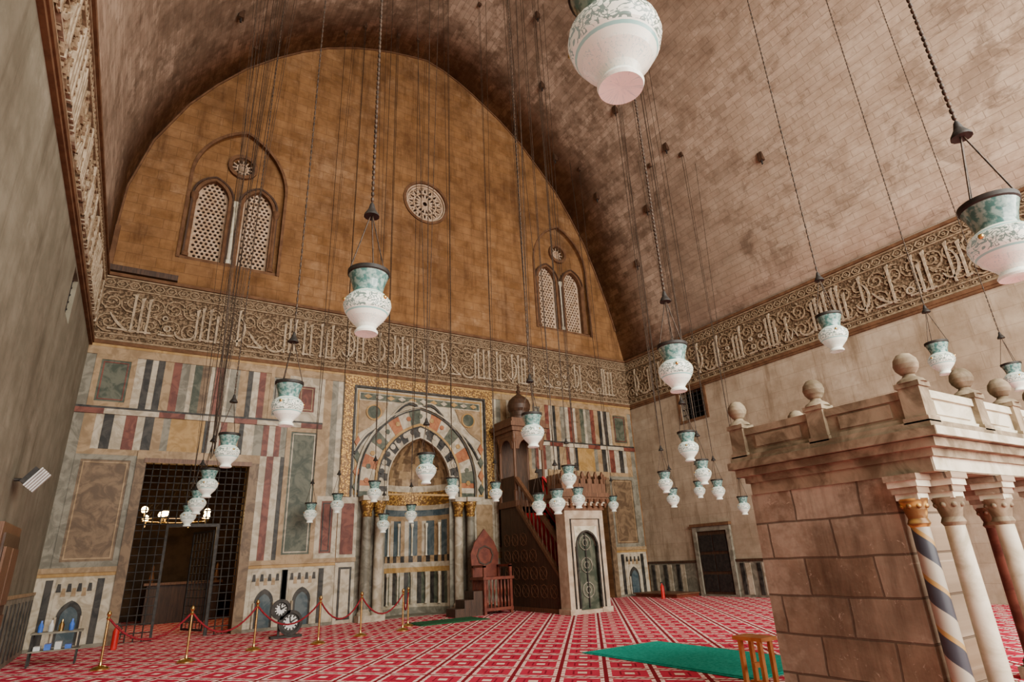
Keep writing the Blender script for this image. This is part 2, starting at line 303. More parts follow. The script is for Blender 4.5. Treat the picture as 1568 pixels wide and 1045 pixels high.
# ------------------------------------------------------------------ inscription band
def band(name,fr,L):
    b=MB(); z0=H1
    b.rect(0,L,z0,H2-.03,fr,.02,bandg)
    b.rect(0,L,z0+.02,z0+.07,fr,.06,bands); b.rect(0,L,z0+.2,z0+.235,fr,.05,bands)
    b.rect(0,L,H2-.40,H2-.36,fr,.06,bands); b.rect(0,L,H2-.08,H2-.04,fr,.06,bands)
    a=.15
    while a<L-.1:
        b.ribbon(circ(a,z0+.135,.045,6),.02,fr,.02,.05,bands,True)
        b.ribbon([(a-.13,H2-.23),(a-.06,H2-.14),(a+.06,H2-.14),(a+.13,H2-.23),(a+.06,H2-.32),(a-.06,H2-.32)],.028,fr,.02,.05,bands,True)
        b.ribbon(circ(a,H2-.23,.035,5),.025,fr,.02,.05,bands,True)
        a+=.3
    rnd=random.Random(len(name)*13+int(L))
    a=.3; k=0
    while a<L-.25:
        for zc,sg in ((z0+.56,1),(z0+1.16,-1)):
            P=[]; R0=.27
            for i in range(20):
                t=i/19; r=.03+R0*t; an=sg*(t*3.6*pi)+k
                P.append((a+r*math.cos(an),zc+r*math.sin(an)))
            b.ribbon(P,.036,fr,.02,.065,bands)
            for i in range(9):
                an=i*.7+k; rr=rnd.uniform(.1,.27); c=(a+rr*math.cos(an),zc+rr*math.sin(an)); e=rnd.uniform(.025,.045)
                b.prism([(c[0]-e,c[1]),(c[0],c[1]-e*.7),(c[0]+e,c[1]),(c[0],c[1]+e*.7)],fr,.02,.07,bands)
        a+=.5; k+=1.7
    for i in range(int(L*18)):
        c=(rnd.uniform(.1,L-.1),z0+rnd.uniform(.28,1.52)); e=rnd.uniform(.02,.04)
        b.prism([(c[0]-e,c[1]),(c[0],c[1]-e),(c[0]+e,c[1]),(c[0],c[1]+e)],fr,.02,.068,bands)
    a=.3; zb=z0+.36; zt=z0+1.5
    def vert(x,zt=zt,w=.062):
        b.prism([(x-w*.45,zb-.05),(x+w*.45,zb-.05),(x+w*.5,zt-.15),(x+w*.95,zt),(x-w*.75,zt-.05),(x-w*.5,zt-.2)],fr,.02,.085,bandl)
    while a<L-1.3:
        t=rnd.choice('ABCDEAAAGH')
        if t=='A':
            n=rnd.choice((1,2,3)); sp=rnd.uniform(.15,.24)
            for i in range(n): vert(a+i*sp,zt-rnd.choice((0,0,.1,.3)))
            b.ribbon([(a-.05,zb),(a+(n-1)*sp+.12,zb)],.05,fr,.02,.083,bandl); a+=n*sp+.12
        elif t=='B':
            P=[(a+.25-.25*math.cos(x),zb+.14-.2*math.sin(x)) for x in [i*pi/10 for i in range(11)]]
            b.ribbon(P,lambda q:.025+.04*math.sin(pi*q),fr,.02,.085,bandl); vert(a+.52,zt-.2); a+=.66
        elif t=='C':
            P=[(a+.45*q,zb+.45*(1-q)**1.6+.02) for q in [i/8 for i in range(9)]]
            b.ribbon(P,lambda q:.025+.045*math.sin(pi*q),fr,.02,.085,bandl); b.ribbon([(a,zb),(a+.47,zb)],.05,fr,.02,.083,bandl); a+=.54
        elif t=='D':
            b.ribbon(circ(a+.12,zb+.15,.09,12),.045,fr,.02,.085,bandl,True); b.ribbon([(a+.1,zb),(a+.36,zb)],.05,fr,.02,.083,bandl); vert(a+.34); a+=.46
        elif t=='G': b.ribbon(circ(a+.12,zb+.5,.06,8),.035,fr,.02,.085,bandl,True); b.ribbon(circ(a+.2,zb+.2,.08,8),.04,fr,.02,.085,bandl,True); b.ribbon([(a,zb),(a+.34,zb)],.05,fr,.02,.083,bandl); a+=.4
        elif t=='H':
            b.ribbon([(a,zb),(a+.12,zb+.3),(a+.24,zb),(a+.36,zb+.3),(a+.48,zb)],.04,fr,.02,.085,bandl); vert(a+.14,zb+.8); a+=.58
        else:
            P=[(a+.22+.22*math.cos(x),zb+.5+.4*math.sin(x)) for x in [-2.6+i*3.8/10 for i in range(11)]]
            b.ribbon(P,lambda q:.025+.04*math.sin(pi*q),fr,.02,.085,bandl); vert(a+.26,zt,.055); a+=.54
    return b.obj(name)
band('inscription_frieze',FB,W); band('inscription_frieze.001',FR,-YN-.2); band('inscription_frieze.002',FL,-YN-.2)

# ------------------------------------------------------------------ windows
for wi,c in enumerate(winc):
    wd='window_%d'%(wi+1); root=bpy.data.objects.new(wd,None); bpy.context.scene.collection.objects.link(root)
    lights=[arch(c-.72,12.7,.5,.72,8,10.5),arch(c+.62,12.7,.5,.72,8,10.5)]; oc=circ(c,14.2,.33,20)
    p=plate('tracery_plate',arch(c,13.4,1.5,2.2,12,10.3),lights+[oc],.22,tymp,MBK(.18,.22)); p.parent=root
    for j,lt in enumerate(lights):
        cx=c+(-.72,.62)[j]; holes=[]; r=.05; row=0; z=10.66
        while z<13.35:
            x=cx-.42+(.07 if row%2 else 0)
            while x<cx+.44:
                w_=.42 if z<12.7 else .42*math.sqrt(max(0,1-((z-12.7)/.72)**1.7))
                if abs(x-cx)+.03<w_: holes.append(circ(x,z,r,6))
                x+=.14
            z+=.122; row+=1
        p=plate('lattice_%d'%(j+1),[(cx+(x-cx)*1.04,z) for x,z in lt],holes,.06,latt,MBK(.26,.06)); p.parent=root
        b=MB(); b.ribbon(lt,.1,FB,-.2,-.05,frm); b.ribbon([(cx+(x-cx)*1.16,z+(.07 if z>12.7 else 0)) for x,z in lt],.06,FB,-.2,-.02,woodd); b.obj('jamb').parent=root
    b=MB(); b.rect(c-1.4,c+1.4,10.38,10.5,FB,-.05,frm,-.2)
    for xx in (c-.05,c-1.25,c+1.18):
        b.lathe((xx,.08,10.5),[(.1,0),(.1,.12),(.07,.18),(.065,1.9),(.06,1.95),(.11,2.1),(.12,2.25)],frm if abs(xx-c)>.2 else creamst,12)
    b.ribbon(circ(c,14.2,.4,20),.12,FB,-.2,-.06,frm,True)
    for k in range(6):
        a=k*pi/6; b.ribbon([(c-.33*math.cos(a),14.2-.33*math.sin(a)),(c+.33*math.cos(a),14.2+.33*math.sin(a))],.035,FB,-.28,-.22-.001*k,latt)
    b.ribbon(circ(c,14.2,.17,14),.04,FB,-.28,-.21,latt,True)
    b.ribbon(arch(c,13.4,1.42,2.12,12,10.38),.09,FB,-.02,.05,frm)
    b.rect(c-1.5,c+1.5,10.2,15.8,lambda a,z,d:(a,.42+d,z),.02,latd); b.obj('surround').parent=root
b=MB(); c=(9.62,14.8)
b.ribbon(circ(*c,.9,36),.1,FB,-.02,.06,frm,True); b.ribbon(circ(*c,.74,36),.07,FB,-.16,-.08,latt,True); b.ribbon(circ(*c,.83,36),.06,FB,-.16,-.04,latt,True)
for r in (.22,.46): b.ribbon(circ(*c,r,28),.05,FB,-.16,-.09,latt,True)
for k in range(16):
    a=k*pi/8; q=lambda r,a:(c[0]+r*math.cos(a),c[1]+r*math.sin(a))
    b.ribbon([q(.1,a),q(.46,a+pi/8),q(.74,a)],.045,FB,-.16,-.1,latt); b.ribbon([q(.1,a),q(.46,a-pi/8),q(.74,a)],.045,FB,-.16,-.102,latt)
    b.ribbon(circ(*q(.6,a+pi/16),.07,8),.03,FB,-.16,-.104,latt,True)
b.prism(circ(*c,.95,30),FB,-.4,-.3,latd); b.obj('window_3')
def grille(fr,x0,x1,z0,z1,d,sp,r=.014):
    b=MB(); n=round((x1-x0)/sp)
    for i in range(n+1): x=x0+(x1-x0)*i/n; b.cyl(fr(x,z0,d),fr(x,z1,d),r,r,iron,6)
    m_=n; n=round((z1-z0)/sp)
    for i in range(n+1):
        z=z0+(z1-z0)*i/n; b.cyl(fr(x0,z,d),fr(x1,z,d),r,r,iron,6)
        for j in range(m_+1): b.sphere(fr(x0+(x1-x0)*j/m_,z,d),r*1.9,iron,6,1.,5)
    return b
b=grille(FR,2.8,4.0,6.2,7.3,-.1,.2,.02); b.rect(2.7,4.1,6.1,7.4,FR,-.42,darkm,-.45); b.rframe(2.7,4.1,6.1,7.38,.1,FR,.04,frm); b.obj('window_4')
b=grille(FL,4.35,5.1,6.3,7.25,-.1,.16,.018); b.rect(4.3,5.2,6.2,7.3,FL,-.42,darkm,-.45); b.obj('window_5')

# ------------------------------------------------------------------ marble dado
b=MB()
def stripes(X,x0,x1,z0,z1,lst,d=.03):
    tot=sum(w for w,_ in lst); x=x0
    for w,mt_ in lst:
        w=w*(x1-x0)/tot; a,c=sorted((X(x),X(x+w))); b.rect(a,c,z0,z1,FB,d+(.012 if mt_ in (mk,mr) else 0),mt_); x+=w
def framed(X,x0,x1,z0,z1,fm,im,fw=.1,line=None):
    a,c=sorted((X(x0),X(x1)))
    b.rect(a+.01,c-.01,z0+.01,z1-.01,FB,.03,im); b.rframe(a,c,z0,z1,fw,FB,.055,fm)
    if line: b.rframe(a+fw+.05,c-fw-.05,z0+fw+.05,z1-fw-.05,.03,FB,.045,line)
def niche(cx,z0=.08):
    b.rect(cx-.36,cx+.36,z0,1.5,FB,.045,mw)
    b.prism(arch(cx,z0+.62,.24,.34,6,z0),FB,.04,.07,mk); b.prism(arch(cx,z0+.58,.17,.25,6,z0),FB,.06,.085,mbl)
    for sx in (-.25,.25): b.cyl((cx+sx,-.09,z0),(cx+sx,-.09,z0+.62),.03,.03,mw,8)
    for k in range(-3,4):
        x=cx+k*.1; z=z0+1.15+(.1 if k%2 else 0)
        b.prism([(x-.049,z-.1),(x+.049,z-.1),(x+.03,z+.08),(x-.03,z+.08)],FB,.04,.06,mk if k%2 else mt)
def lower(X,x0,x1,nc):
    a,c=sorted((X(x0),X(x1))); b.rect(a,c,.08,1.56,FB,.03,mw); b.rect(a,c,0,.08,FB,.08,mg)
    b.rect(a,c,1.56,1.64,FB,.05,mo); b.rect(a,c,1.64,1.76,FB,.08,mt)
    for q in nc: niche(X(q))
    for q in nc:
        for dx in (-.5,.5):
            if x0+.08<q+dx<x1-.08: xx=X(q+dx); b.rect(xx-.07,xx+.07,.08,1.5,FB,.05,mk)
def half(X,door):
    d0,d1=door
    lower(X,0,d0-.22,[.76]); lower(X,d1+.25,6.86,[5.0,5.98])
    stripes(X,0,.22,1.76,5.5,[(1,mg)]); framed(X,.22,d0-.22,1.76,4.45,mg,mb_,.13,mt)
    stripes(X,.22,d0-.22,4.45,4.6,[(1,mt)])
    stripes(X,.22,2.6,4.6,5.5,[(.3,mt),(.2,mw),(.25,mk),(.3,mw),(.3,mr),(.2,mw),(.25,mk),(.25,mt),(.2,mg),(.5,mo)])
    stripes(X,2.6,4.7,4.6,5.5,[(.5,mo),(.15,mk),(.35,mw),(.2,mr),(.4,mt),(.15,mk),(.35,mw),(.3,mg),(.2,mr)])
    stripes(X,4.7,5.2,4.6,5.5,[(.2,mw),(.18,mr),(.2,mg)])
    for r in ((d0-.22,d0,0,4.37),(d1,d1+.25,0,4.37),(d0-.22,d1+.25,4.37,4.6)):
        a,c=sorted((X(r[0]),X(r[1]))); b.rect(a,c,r[2],r[3],FB,.1,mb_ if r[2]==0 else mt)
    a,c=sorted((X(d0-.05),X(d1+.05))); b.rect(a,c,4.28,4.4,FB,.13,woodm)
    stripes(X,d1+.25,5.2,1.76,4.6,[(.2,mw),(.2,mr),(.2,mw),(.12,mk)] if X(0)==0 else [(.2,mw),(.2,mk),(.2,mt)])
    framed(X,5.2,6.22,1.76,5.5,mt,mgn,.13,mw)
    framed(X,6.22,6.84,1.76,3.5,mw,mr,.14,mk)
    stripes(X,6.22,6.85,3.5,7.1,[(.25,mt),(.2,mg),(.2,mw)])
    x=0; i=0
    while x<6.2: 
        a,c=sorted((X(x),X(min(x+.62,6.22)))); b.rect(a,c,5.5,5.64,FB,.08,mw if i%3 else mr); x+=.62; i+=1
    a,c=sorted((X(0),X(6.22))); b.rect(a,c,5.64,5.7,FB,.06,mk)
    framed(X,.22,1.15,5.7,7.1,mt,mgn,.13,mr); stripes(X,0,.22,5.7,7.1,[(1,mg)])
    stripes(X,1.15,3.1,5.7,7.1,[(.2,mw),(.17,mk),(.14,mw),(.17,mk),(.22,mt),(.2,mr),(.22,mg),(.12,mw),(.2,mgn),(.22,mb_),(.14,mw)])
    stripes(X,3.1,4.6,5.7,7.1,[(.25,mr),(.16,mw),(.3,mg),(.25,mt),(.15,mk),(.2,mw),(.2,mr),(.15,mt)])
    framed(X,4.6,5.15,5.7,7.1,mt,mg,.1,mk)
    framed(X,5.15,6.22,5.7,7.1,mw,mr,.3,mt)
    stripes(X,0,6.85,7.1,7.32,[(.5,mt),(.5,mt)],.06)
XL=lambda x:x; XR=lambda x:19.12-x
half(XL,(1.76,4.27)); half(XR,(1.79,4.25))
b.obj('marble_dado_panels')

# ------------------------------------------------------------------ mihrab
b=MB(); x0,x1=6.85,12.27
for r in ((x0,x0+.3,3.5,7.03),(x1-.3,x1,3.5,7.03),(x0,x1,7.03,7.32)): b.rect(*r,FB,.1,gold)
for r in ((x0+.3,x0+.37,3.5,6.96),(x1-.37,x1-.3,3.5,6.96),(x0+.3,x1-.3,6.96,7.03)): b.rect(*r,FB,.12,mk)
i0,i1=x0+.37,x1-.37
ar=arch(MCX,4.0,1.1,1.45,10)
b.prism([(i0,3.5),(MCX-1.1,3.5)]+ar[:11]+[(MCX,6.96),(i0,6.96)],FB,0,.03,mw); b.prism([(MCX,6.96)]+ar[10:]+[(MCX+1.1,3.5),(i1,3.5),(i1,6.96)],FB,0,.03,mw)
def ring(cx,zs,hi,ai,ho,ao,n,mats,d,z0):
    A=arch(cx,zs,hi,ai,n); B=arch(cx,zs,ho,ao,n)
    for i in range(len(A)-1): b.prism([A[i],A[i+1],B[i+1],B[i]],FB,.02,d+.008*(i%2),mats[i%len(mats)])
    nz=3
    for sgn in (-1,1):
        for i in range(nz):
            a,c=zs-(zs-z0)*i/nz,zs-(zs-z0)*(i+1)/nz; p,q=sorted((cx+sgn*hi,cx+sgn*ho)); b.rect(p,q,c,a,FB,d+.008*(i%2),mats[(i+1)%len(mats)])
ring(MCX,4.0,1.1,1.45,1.42,1.82,9,[mk,mw],.09,3.5)
ring(MCX,4.0,1.42,1.82,1.52,1.93,9,[mo],.11,3.5)
ring(MCX,4.0,1.52,1.93,2.02,2.42,8,[mw,mor,mw,mgn],.07,3.5)
for hw,h in ((1.1,1.45),(1.42,1.82),(2.02,2.42),(2.12,2.5)): b.ribbon(arch(MCX,4.0,hw,h,12,3.5),.04,FB,.02,.13,mk if hw in(1.42,2.02) else mw)
A=arch(MCX,4.0,1.33,1.7,8)
for i,(x,z) in enumerate(A): b.prism(circ(x,z,.09,10),FB,.05,.125,mk if i%2 else mw)
A=arch(MCX,4.0,1.78,2.18,7)
for i,(x,z) in enumerate(A): b.prism(circ(x,z,.085,6),FB,.05,.1,(mor,mgn,mo)[i%3])
b.rframe(i0+.06,i1-.06,3.56,6.9,.06,FB,.06,mo,.02)
b.rect(i0+.16,i1-.16,6.6,6.8,FB,.05,mgn)
for k in range(11): cx=i0+.4+k*(i1-i0-.8)/10; b.prism([(cx-.14,6.7),(cx,6.62),(cx+.14,6.7),(cx,6.78)],FB,.03,.07,mw if k%2 else mo)
for sx in (-1,1):
    cx=MCX+.1+sx*1.72; cz=6.18
    b.prism(circ(cx,cz,.21,20),FB,.02,.09,mgn); b.ribbon(circ(cx,cz,.24,20),.05,FB,.02,.1,mo,True)
    b.prism([(cx-.5,6.55),(cx+.5,6.55),(cx+sx*.5,5.45),(cx+sx*.1,5.7),(cx-sx*.3,6.1)] if sx>0 else [(cx+.5,6.55),(cx-.5,6.55),(cx-.5,5.45),(cx-.1,5.7),(cx+.3,6.1)],FB,.02,.06,mt)
    P=[(MCX+sx*(.1+2.1*t),6.5-1.75*t**1.8+.12*math.sin(9*t)) for t in [i/14 for i in range(15)]]
    b.ribbon(P,.06,FB,.02,.11,mk); b.ribbon([(x,z+.09) for x,z in P],.05,FB,.02,.095,mw)
    for k in range(4):
        cc=(MCX+.1+sx*(2.2),3.8+k*.46); b.prism([(cc[0]-.11,cc[1]),(cc[0],cc[1]-.19),(cc[0]+.11,cc[1]),(cc[0],cc[1]+.19)],FB,.03,.09,mor if k%2 else mgn)
R=1.1; NS=24
def half_w(z):
    if z<=4.0: return R
    Rr=(1.45**2+R*R)/(2*R); q=Rr*Rr-(z-4.0)**2
    return max(.001,math.sqrt(max(q,0))-(Rr-R))
def rz(z0,z1,fn):
    for i in range(NS):
        a,c=pi*i/NS,pi*(i+1)/NS; ra,rb=half_w(z0),half_w(z1)
        P=lambda r,an,z:(MCX-r*math.cos(an),.02+r*math.sin(an)*1.0,z)
        b.add([P(ra,a,z0),P(ra,c,z0),P(rb,c,z1),P(rb,a,z1)],[(0,1,2,3)],fn(i))
rz(0,.2,lambda i:mg); rz(.2,.3,lambda i:mw)
rz(.3,1.25,lambda i:(mk,mgn,mw)[i%3]); rz(1.25,1.4,lambda i:mo); rz(1.4,1.55,lambda i:mw); rz(1.55,1.75,lambda i:(mt,mk)[i%2])
rz(1.75,2.85,lambda i:(mw,mbl,mbl,mt)[i%4]); rz(2.85,3.0,lambda i:mt); rz(3.0,3.2,lambda i:mbl); rz(3.2,3.35,lambda i:mw); rz(3.35,3.8,lambda i:gold); rz(3.8,4.0,lambda i:mw)
for j in range(12):
    z0=4.0+1.45*j/12; z1=4.0+1.45*(j+1)/12; rz(z0,z1,lambda i:(mt,mb_,mb_,mt)[((i if i<12 else 23-i)+j//2)%4])
for i in range(1,7):
    an=pi*(i)/7; cx,cy=MCX-(R-.04)*math.cos(an),.02+(R-.04)*math.sin(an)
    b.lathe((cx,cy,.3),[(.05,0),(.03,.06),(.03,.8),(.055,.88),(.055,.95)],mw,8); b.lathe((cx,cy,1.75),[(.045,0),(.03,.06),(.03,.85),(.055,.95),(.055,1.02)],creamst,8)
b.box((MCX-R,0,-.05),(MCX+R,1.2,.01),mg)
for cx,cy,mm in ((7.68,-.28,mg),(8.1,-.18,mw),(10.8,-.18,mw),(11.2,-.28,mg)):
    b.box((cx-.2,cy-.2,0),(cx+.2,cy+.2,.18),mw)
    b.lathe((cx,cy,.18),[(.19,0,mw),(.19,.06,mw),(.15,.12,mw),(.14,.16,mm),(.145,1.3,mm),(.13,2.7,gold),(.15,2.76,gold),(.13,2.82,gold),(.16,2.95,gold),(.2,3.1,gold),(.2,3.2,gold)],mm,18)
    b.box((cx-.21,cy-.21,3.36),(cx+.21,max(cy+.21,0),3.5),mw)
for sx,(a,c) in ((-1,(6.87,7.45)),(1,(11.45,12.27))):
    b.rect(a,c,0,3.5,FB,.032,mw); b.rect(a+.1,c-.1,1.85,3.3,FB,.05,mr if sx<0 else mt); b.rect(a+.1,c-.1,.1,1.5,FB,.05,mk); b.rect(a+.16,c-.16,.16,1.44,FB,.06,mw); b.rect(a,c,1.64,1.76,FB,.08,mt)
b.rect(7.45,8.35,0,3.49,FB,.02,mg); b.rect(10.55,11.45,0,3.49,FB,.02,mg)
b.obj('mihrab')

# ------------------------------------------------------------------ doors
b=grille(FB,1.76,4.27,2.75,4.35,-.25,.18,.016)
for x in [1.76+.18*i for i in range(5)]+[4.27-.18*i for i in range(4)]:
    b.cyl(FB(x,0,-.25),FB(x,2.75,-.25),.016,.016,iron,6)
for z in [.2*i for i in range(14)]:
    b.cyl(FB(1.76,z,-.25),FB(2.5,z,-.25),.014,.014,iron,6); b.cyl(FB(3.7,z,-.25),FB(4.27,z,-.25),.014,.014,iron,6)
b.box((2.46,.22,0),(2.52,.3,2.68),iron); b.box((3.66,.22,0),(3.72,.3,2.68),iron); b.box((2.46,.22,2.68),(3.72,.3,2.76),iron)
M_=Matrix.Translation((3.64,.34,0))@Matrix.Rotation(math.radians(22),4,'Z')
b.rframe(0,1.1,.1,2.6,.05,lambda a,z,d:tuple(M_@Vector((-d,a,z))),.03,iron)
for k in range(1,6): b.cyl(M_@Vector((0,k*.18,.1)),M_@Vector((0,k*.18,2.6)),.012,.012,iron,6)
for k in range(1,12): b.cyl(M_@Vector((0,0,.1+k*.2)),M_@Vector((0,1.1,.1+k*.2)),.012,.012,iron,6)
b.obj('door_1')
b=MB()
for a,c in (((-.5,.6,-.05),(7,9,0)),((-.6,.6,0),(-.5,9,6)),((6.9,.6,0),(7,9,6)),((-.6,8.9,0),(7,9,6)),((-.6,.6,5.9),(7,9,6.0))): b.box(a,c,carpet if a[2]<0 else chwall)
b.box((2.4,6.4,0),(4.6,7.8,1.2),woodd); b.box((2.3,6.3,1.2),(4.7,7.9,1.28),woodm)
for x in (2.5,4.5): b.lathe((x,6.5,1.28),[(.06,0),(.1,.1),(.05,.3),(.05,.5),(.0,.6)],woodm,10)
b.obj('side_chamber')
b=MB(); c=Vector((2.85,4.2,3.15))
b.tube([c+Vector((.95*math.cos(t*pi/12),.95*math.sin(t*pi/12),0)) for t in range(25)],.02,brass)
for k in range(8):
    a=k*pi/4+.3; p=c+Vector((.95*math.cos(a),.95*math.sin(a),.02 if k%2 else .22)); b.cyl(p-Vector((0,0,.2)),p,.03,.05,brass,8); b.sphere(p+Vector((0,0,.08)),.095,bulb,10,1.1)
    b.cyl(p,c+Vector((0,0,1.4)),.006,.006,iron,5)
b.cyl(c+Vector((0,0,1.4)),c+Vector((0,0,2.75)),.01,.01,iron,6); b.obj('chandelier')
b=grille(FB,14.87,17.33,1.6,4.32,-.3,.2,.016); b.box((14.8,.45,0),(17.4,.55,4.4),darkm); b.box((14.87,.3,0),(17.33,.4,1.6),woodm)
for k in range(4): b.box((14.95+k*.6,.27,.15),(15.45+k*.6,.3,1.45),woodd)
b.obj('door_2')
b=MB(); b.rframe(2.55,4.2,-.1,2.3,.16,FR,.1,mg); b.rect(2.7,4.05,0,2.15,FR,.04,woodd)
for a in (2.78,3.40):
    for z in (.15,.8,1.45): b.rect(a,a+.56,z,z+.55,FR,.07,iron)
b.rect(2.5,4.25,2.3,2.4,FR,.16,frm); b.obj('door_3')
b=MB()
for a0,a1 in ((.05,2.54),(4.21,9.5)):
    b.rect(a0,a1,0,1.1,FR,.03,mg); b.rect(a0,a1,1.1,1.18,FR,.06,woodd)
    a=a0+.15
    while a<a1-.4: b.rect(a,a+.14,.08,1.05,FR,.05,mk); b.rect(a+.2,a+.4,.08,1.05,FR,.045,mw); a+=.65
b.obj('baseboard_right')
b=MB(); b.rect(4.6,6.4,0,2.35,FL,.08,woodm); b.rect(4.75,6.25,0,2.2,FL,.11,woodd)
for a in (4.85,5.55):
    for z in (.15,1.15): b.rect(a,a+.6,z,z+.85,FL,.14,woodm)
b.obj('door_4')
b=MB(); b.rect(0.1,4.5,0,1.2,FL,.04,mg); b.rect(.1,4.5,1.2,1.26,FL,.06,mt)
a=.3
while a<4.3: b.rect(a,a+.14,.1,1.1,FL,.055,mk); a+=.5
b.obj('baseboard_left')
b=MB(); b.cyl((0.02,-6.1,3.0),(.3,-6.1,3.0),.025,.025,iron)
M_=Matrix.Translation((.3,-6.1,3.0))@Matrix.Rotation(math.radians(35),4,'Y')
for k in range(5): b.box((-.04+k*.02,-.26+k*.11,-.16),(-.02+k*.02,-.18+k*.11,.18),whitep,M_)
b.box((-.12,-.24,-.14),(-.05,.24,.14),iron,M_); b.obj('wall_floodlight')

# ------------------------------------------------------------------ minbar
b=MB(); xa,xb=12.2,13.5; yf=-4.1
FS=lambda xs:(lambda a,z,d:(xs-d if xs<12.9 else xs+d,-a,z))
for xs in (xa+.1,xb-.1):
    f=FS(xs)
    b.prism([(3.85,0),(3.85,.75),(1.5,3.1),(.45,3.1),(.45,0)],f,-.05,.04,woodd)
    b.ribbon([(3.95,1.65),(1.5,4.02)],.1,f,-.06,.08,woodm); b.ribbon([(3.85,.78),(1.5,3.13)],.09,f,-.06,.08,woodm); b.ribbon([(3.85,.06),(.45,.06)],.12,f,-.06,.08,woodm)
    if xs>12.9: b.prism([(3.9,.8),(3.9,1.75),(1.5,4.1),(1.5,3.1)],f,-.075,.02,redcl)
    for k in range(12):
        a=3.85-k*.21; z=.80+k*.205; b.lathe(f(a,z,0),[(.02,0),(.03,.1),(.015,.2),(.035,.45),(.015,.65),(.03,.75),(.02,.85)],woodm,8)
    for a in [.8,1.3,1.8,2.3,2.8,3.3]:
        h=2.9 if a<1.6 else 2.9-(a-1.6)*1.0
        for z in [.4+.5*k for k in range(int(max(0,(h-.5)/.5)))]: 
            b.ribbon(circ(a,z+.17,.19,8),.025,f,0,.055,woodm,True); b.ribbon([(a-.18,z),(a+.18,z+.34)],.018,f,0,.048,woodm); b.ribbon([(a+.18,z),(a-.18,z+.34)],.018,f,0,.05,woodm)
for k in range(12):
    y0=-3.85+k*.196; b.box((xa+.12,y0,0),(xb-.12,-1.5,.5+k*.215),woodd); b.box((xa+.26,y0-.015,.28+k*.215),(xb-.26,y0+.21,.52+k*.215),redcl)
b.box((xa-.05,yf-.1,0),(xa+.24,yf+.35,2.75),portal); b.box((xb-.24,yf-.1,0),(xb+.05,yf+.35,2.75),portal)
b.box((xa+.24,yf-.1,2.28),(xb-.24,yf+.35,2.75),portal)
b.box((xa-.1,yf-.14,0),(xa+.27,yf+.4,.14),portal);b.box((xb-.27,yf-.14,0),(xb+.1,yf+.4,.14),portal);b.box((xa+.27,yf-.12,0),(xb-.27,yf+.3,.1),portal)
FP=lambda a,z,d:(a,yf-.1-d,z); cx=(xa+xb)/2
b.prism([(cx-.41,1.75),(cx-.41,2.3),(cx+.41,2.3),(cx+.41,1.75)]+list(reversed(arch(cx,1.75,.38,.42,8))),FP,-.1,.02,creamst)
b.ribbon(arch(cx,1.75,.38,.42,8,.14),.05,FP,-.02,.05,mk); b.ribbon([(cx-.52,.14),(cx-.52,2.5),(cx+.52,2.5),(cx+.52,.14)],.04,FP,-.02,.03,mk)
b.prism(arch(cx,1.75,.42,.45,8,.1),FP,-.14,-.08,mgn)
b.ribbon([(cx,.14),(cx,2.1)],.03,FP,-.08,-.04,iron)
for z in (.35,1.0,1.6):
    b.ribbon(circ(cx,z+.25,.2,10),.03,FP,-.08,-.05,mg,True); b.ribbon(circ(cx,z+.25,.09,8),.03,FP,-.08,-.05,mg,True)
for k,(z,e) in enumerate(((2.75,.04),(2.87,.09),(2.99,.14),(3.11,.18))):
    b.box((xa-.05-e,yf-.1-e,z),(xb+.05+e,yf+.4+e,z+.12),(woodm,portal,woodm,woodm)[k])
    if k in(1,2):
        for q in range(8): x=xa-e+(xb-xa+2*e)*q/7; b.cyl((x,yf-.12-e,z-.06),(x,yf-.12-e,z+.06),.03,.07,woodm,6)
b.box((xa-.16,yf-.22,3.23),(xb+.16,yf+.5,3.5),woodm)
for q in range(7):
    x=xa-.1+(xb-xa+.2)*q/6
    b.prism([(x-.08,3.5),(x+.08,3.5),(x+.09,3.62),(x+.03,3.66),(x+.055,3.75),(x,3.86),(x-.055,3.75),(x-.03,3.66),(x-.09,3.62)],FP,.03,.1,woodm)
for q in range(5):
    y=yf-.18+.65*q/4
    for xs in (xa-.16,xb+.12): b.box((xs,y-.05,3.5),(xs+.04,y+.05,3.78),woodm)
ya,yb=-1.55,-.45
b.box((xa,ya,3.1),(xb,yb,3.3),woodm)
for x in (xa+.08,xb-.08):
    for y in (ya+.08,yb-.08): b.lathe((x,y,3.3),[(.08,0),(.08,.3),(.05,.36),(.05,1.9),(.09,2.05),(.09,2.2)],woodm,10)
    b.box((x-.03,ya+.1,3.3),(x+.03,yb-.1,4.1),woodd)
b.box((xa+.12,yb-.1,0),(xb-.12,yb-.02,5.5),woodd)
for k,(z,e) in enumerate(((5.45,0),(5.6,.07),(5.75,.14),(5.9,.05))): b.box((xa-e,ya-e,z),(xb+e,yb+e,z+.15),woodm)
FK=lambda a,z,d:(a,ya-d,z)
b.prism([(xa+.1,5.0),(xa+.1,5.5),(xb-.1,5.5),(xb-.1,5.0)]+list(reversed(arch(cx,5.0,.42,.35,6))),FK,-.05,-.01,woodm)
FK2=lambda a,z,d:(xa-d,a,z)
b.prism([(ya+.1,5.0),(ya+.1,5.5),(yb-.1,5.5),(yb-.1,5.0)]+list(reversed(arch((ya+yb)/2,5.0,.36,.35,6))),FK2,-.05,-.01,woodm)
b.lathe((cx,(ya+yb)/2,6.05),[(.45,0),(.45,.15),(.34,.2),(.34,.35),(.4,.45),(.42,.6),(.36,.78),(.22,.92),(.1,1.0),(.05,1.06),(.09,1.12),(.05,1.18),(.02,1.24),(.06,1.3),(0,1.42)],woodd,16)
b.obj('minbar_pulpit')

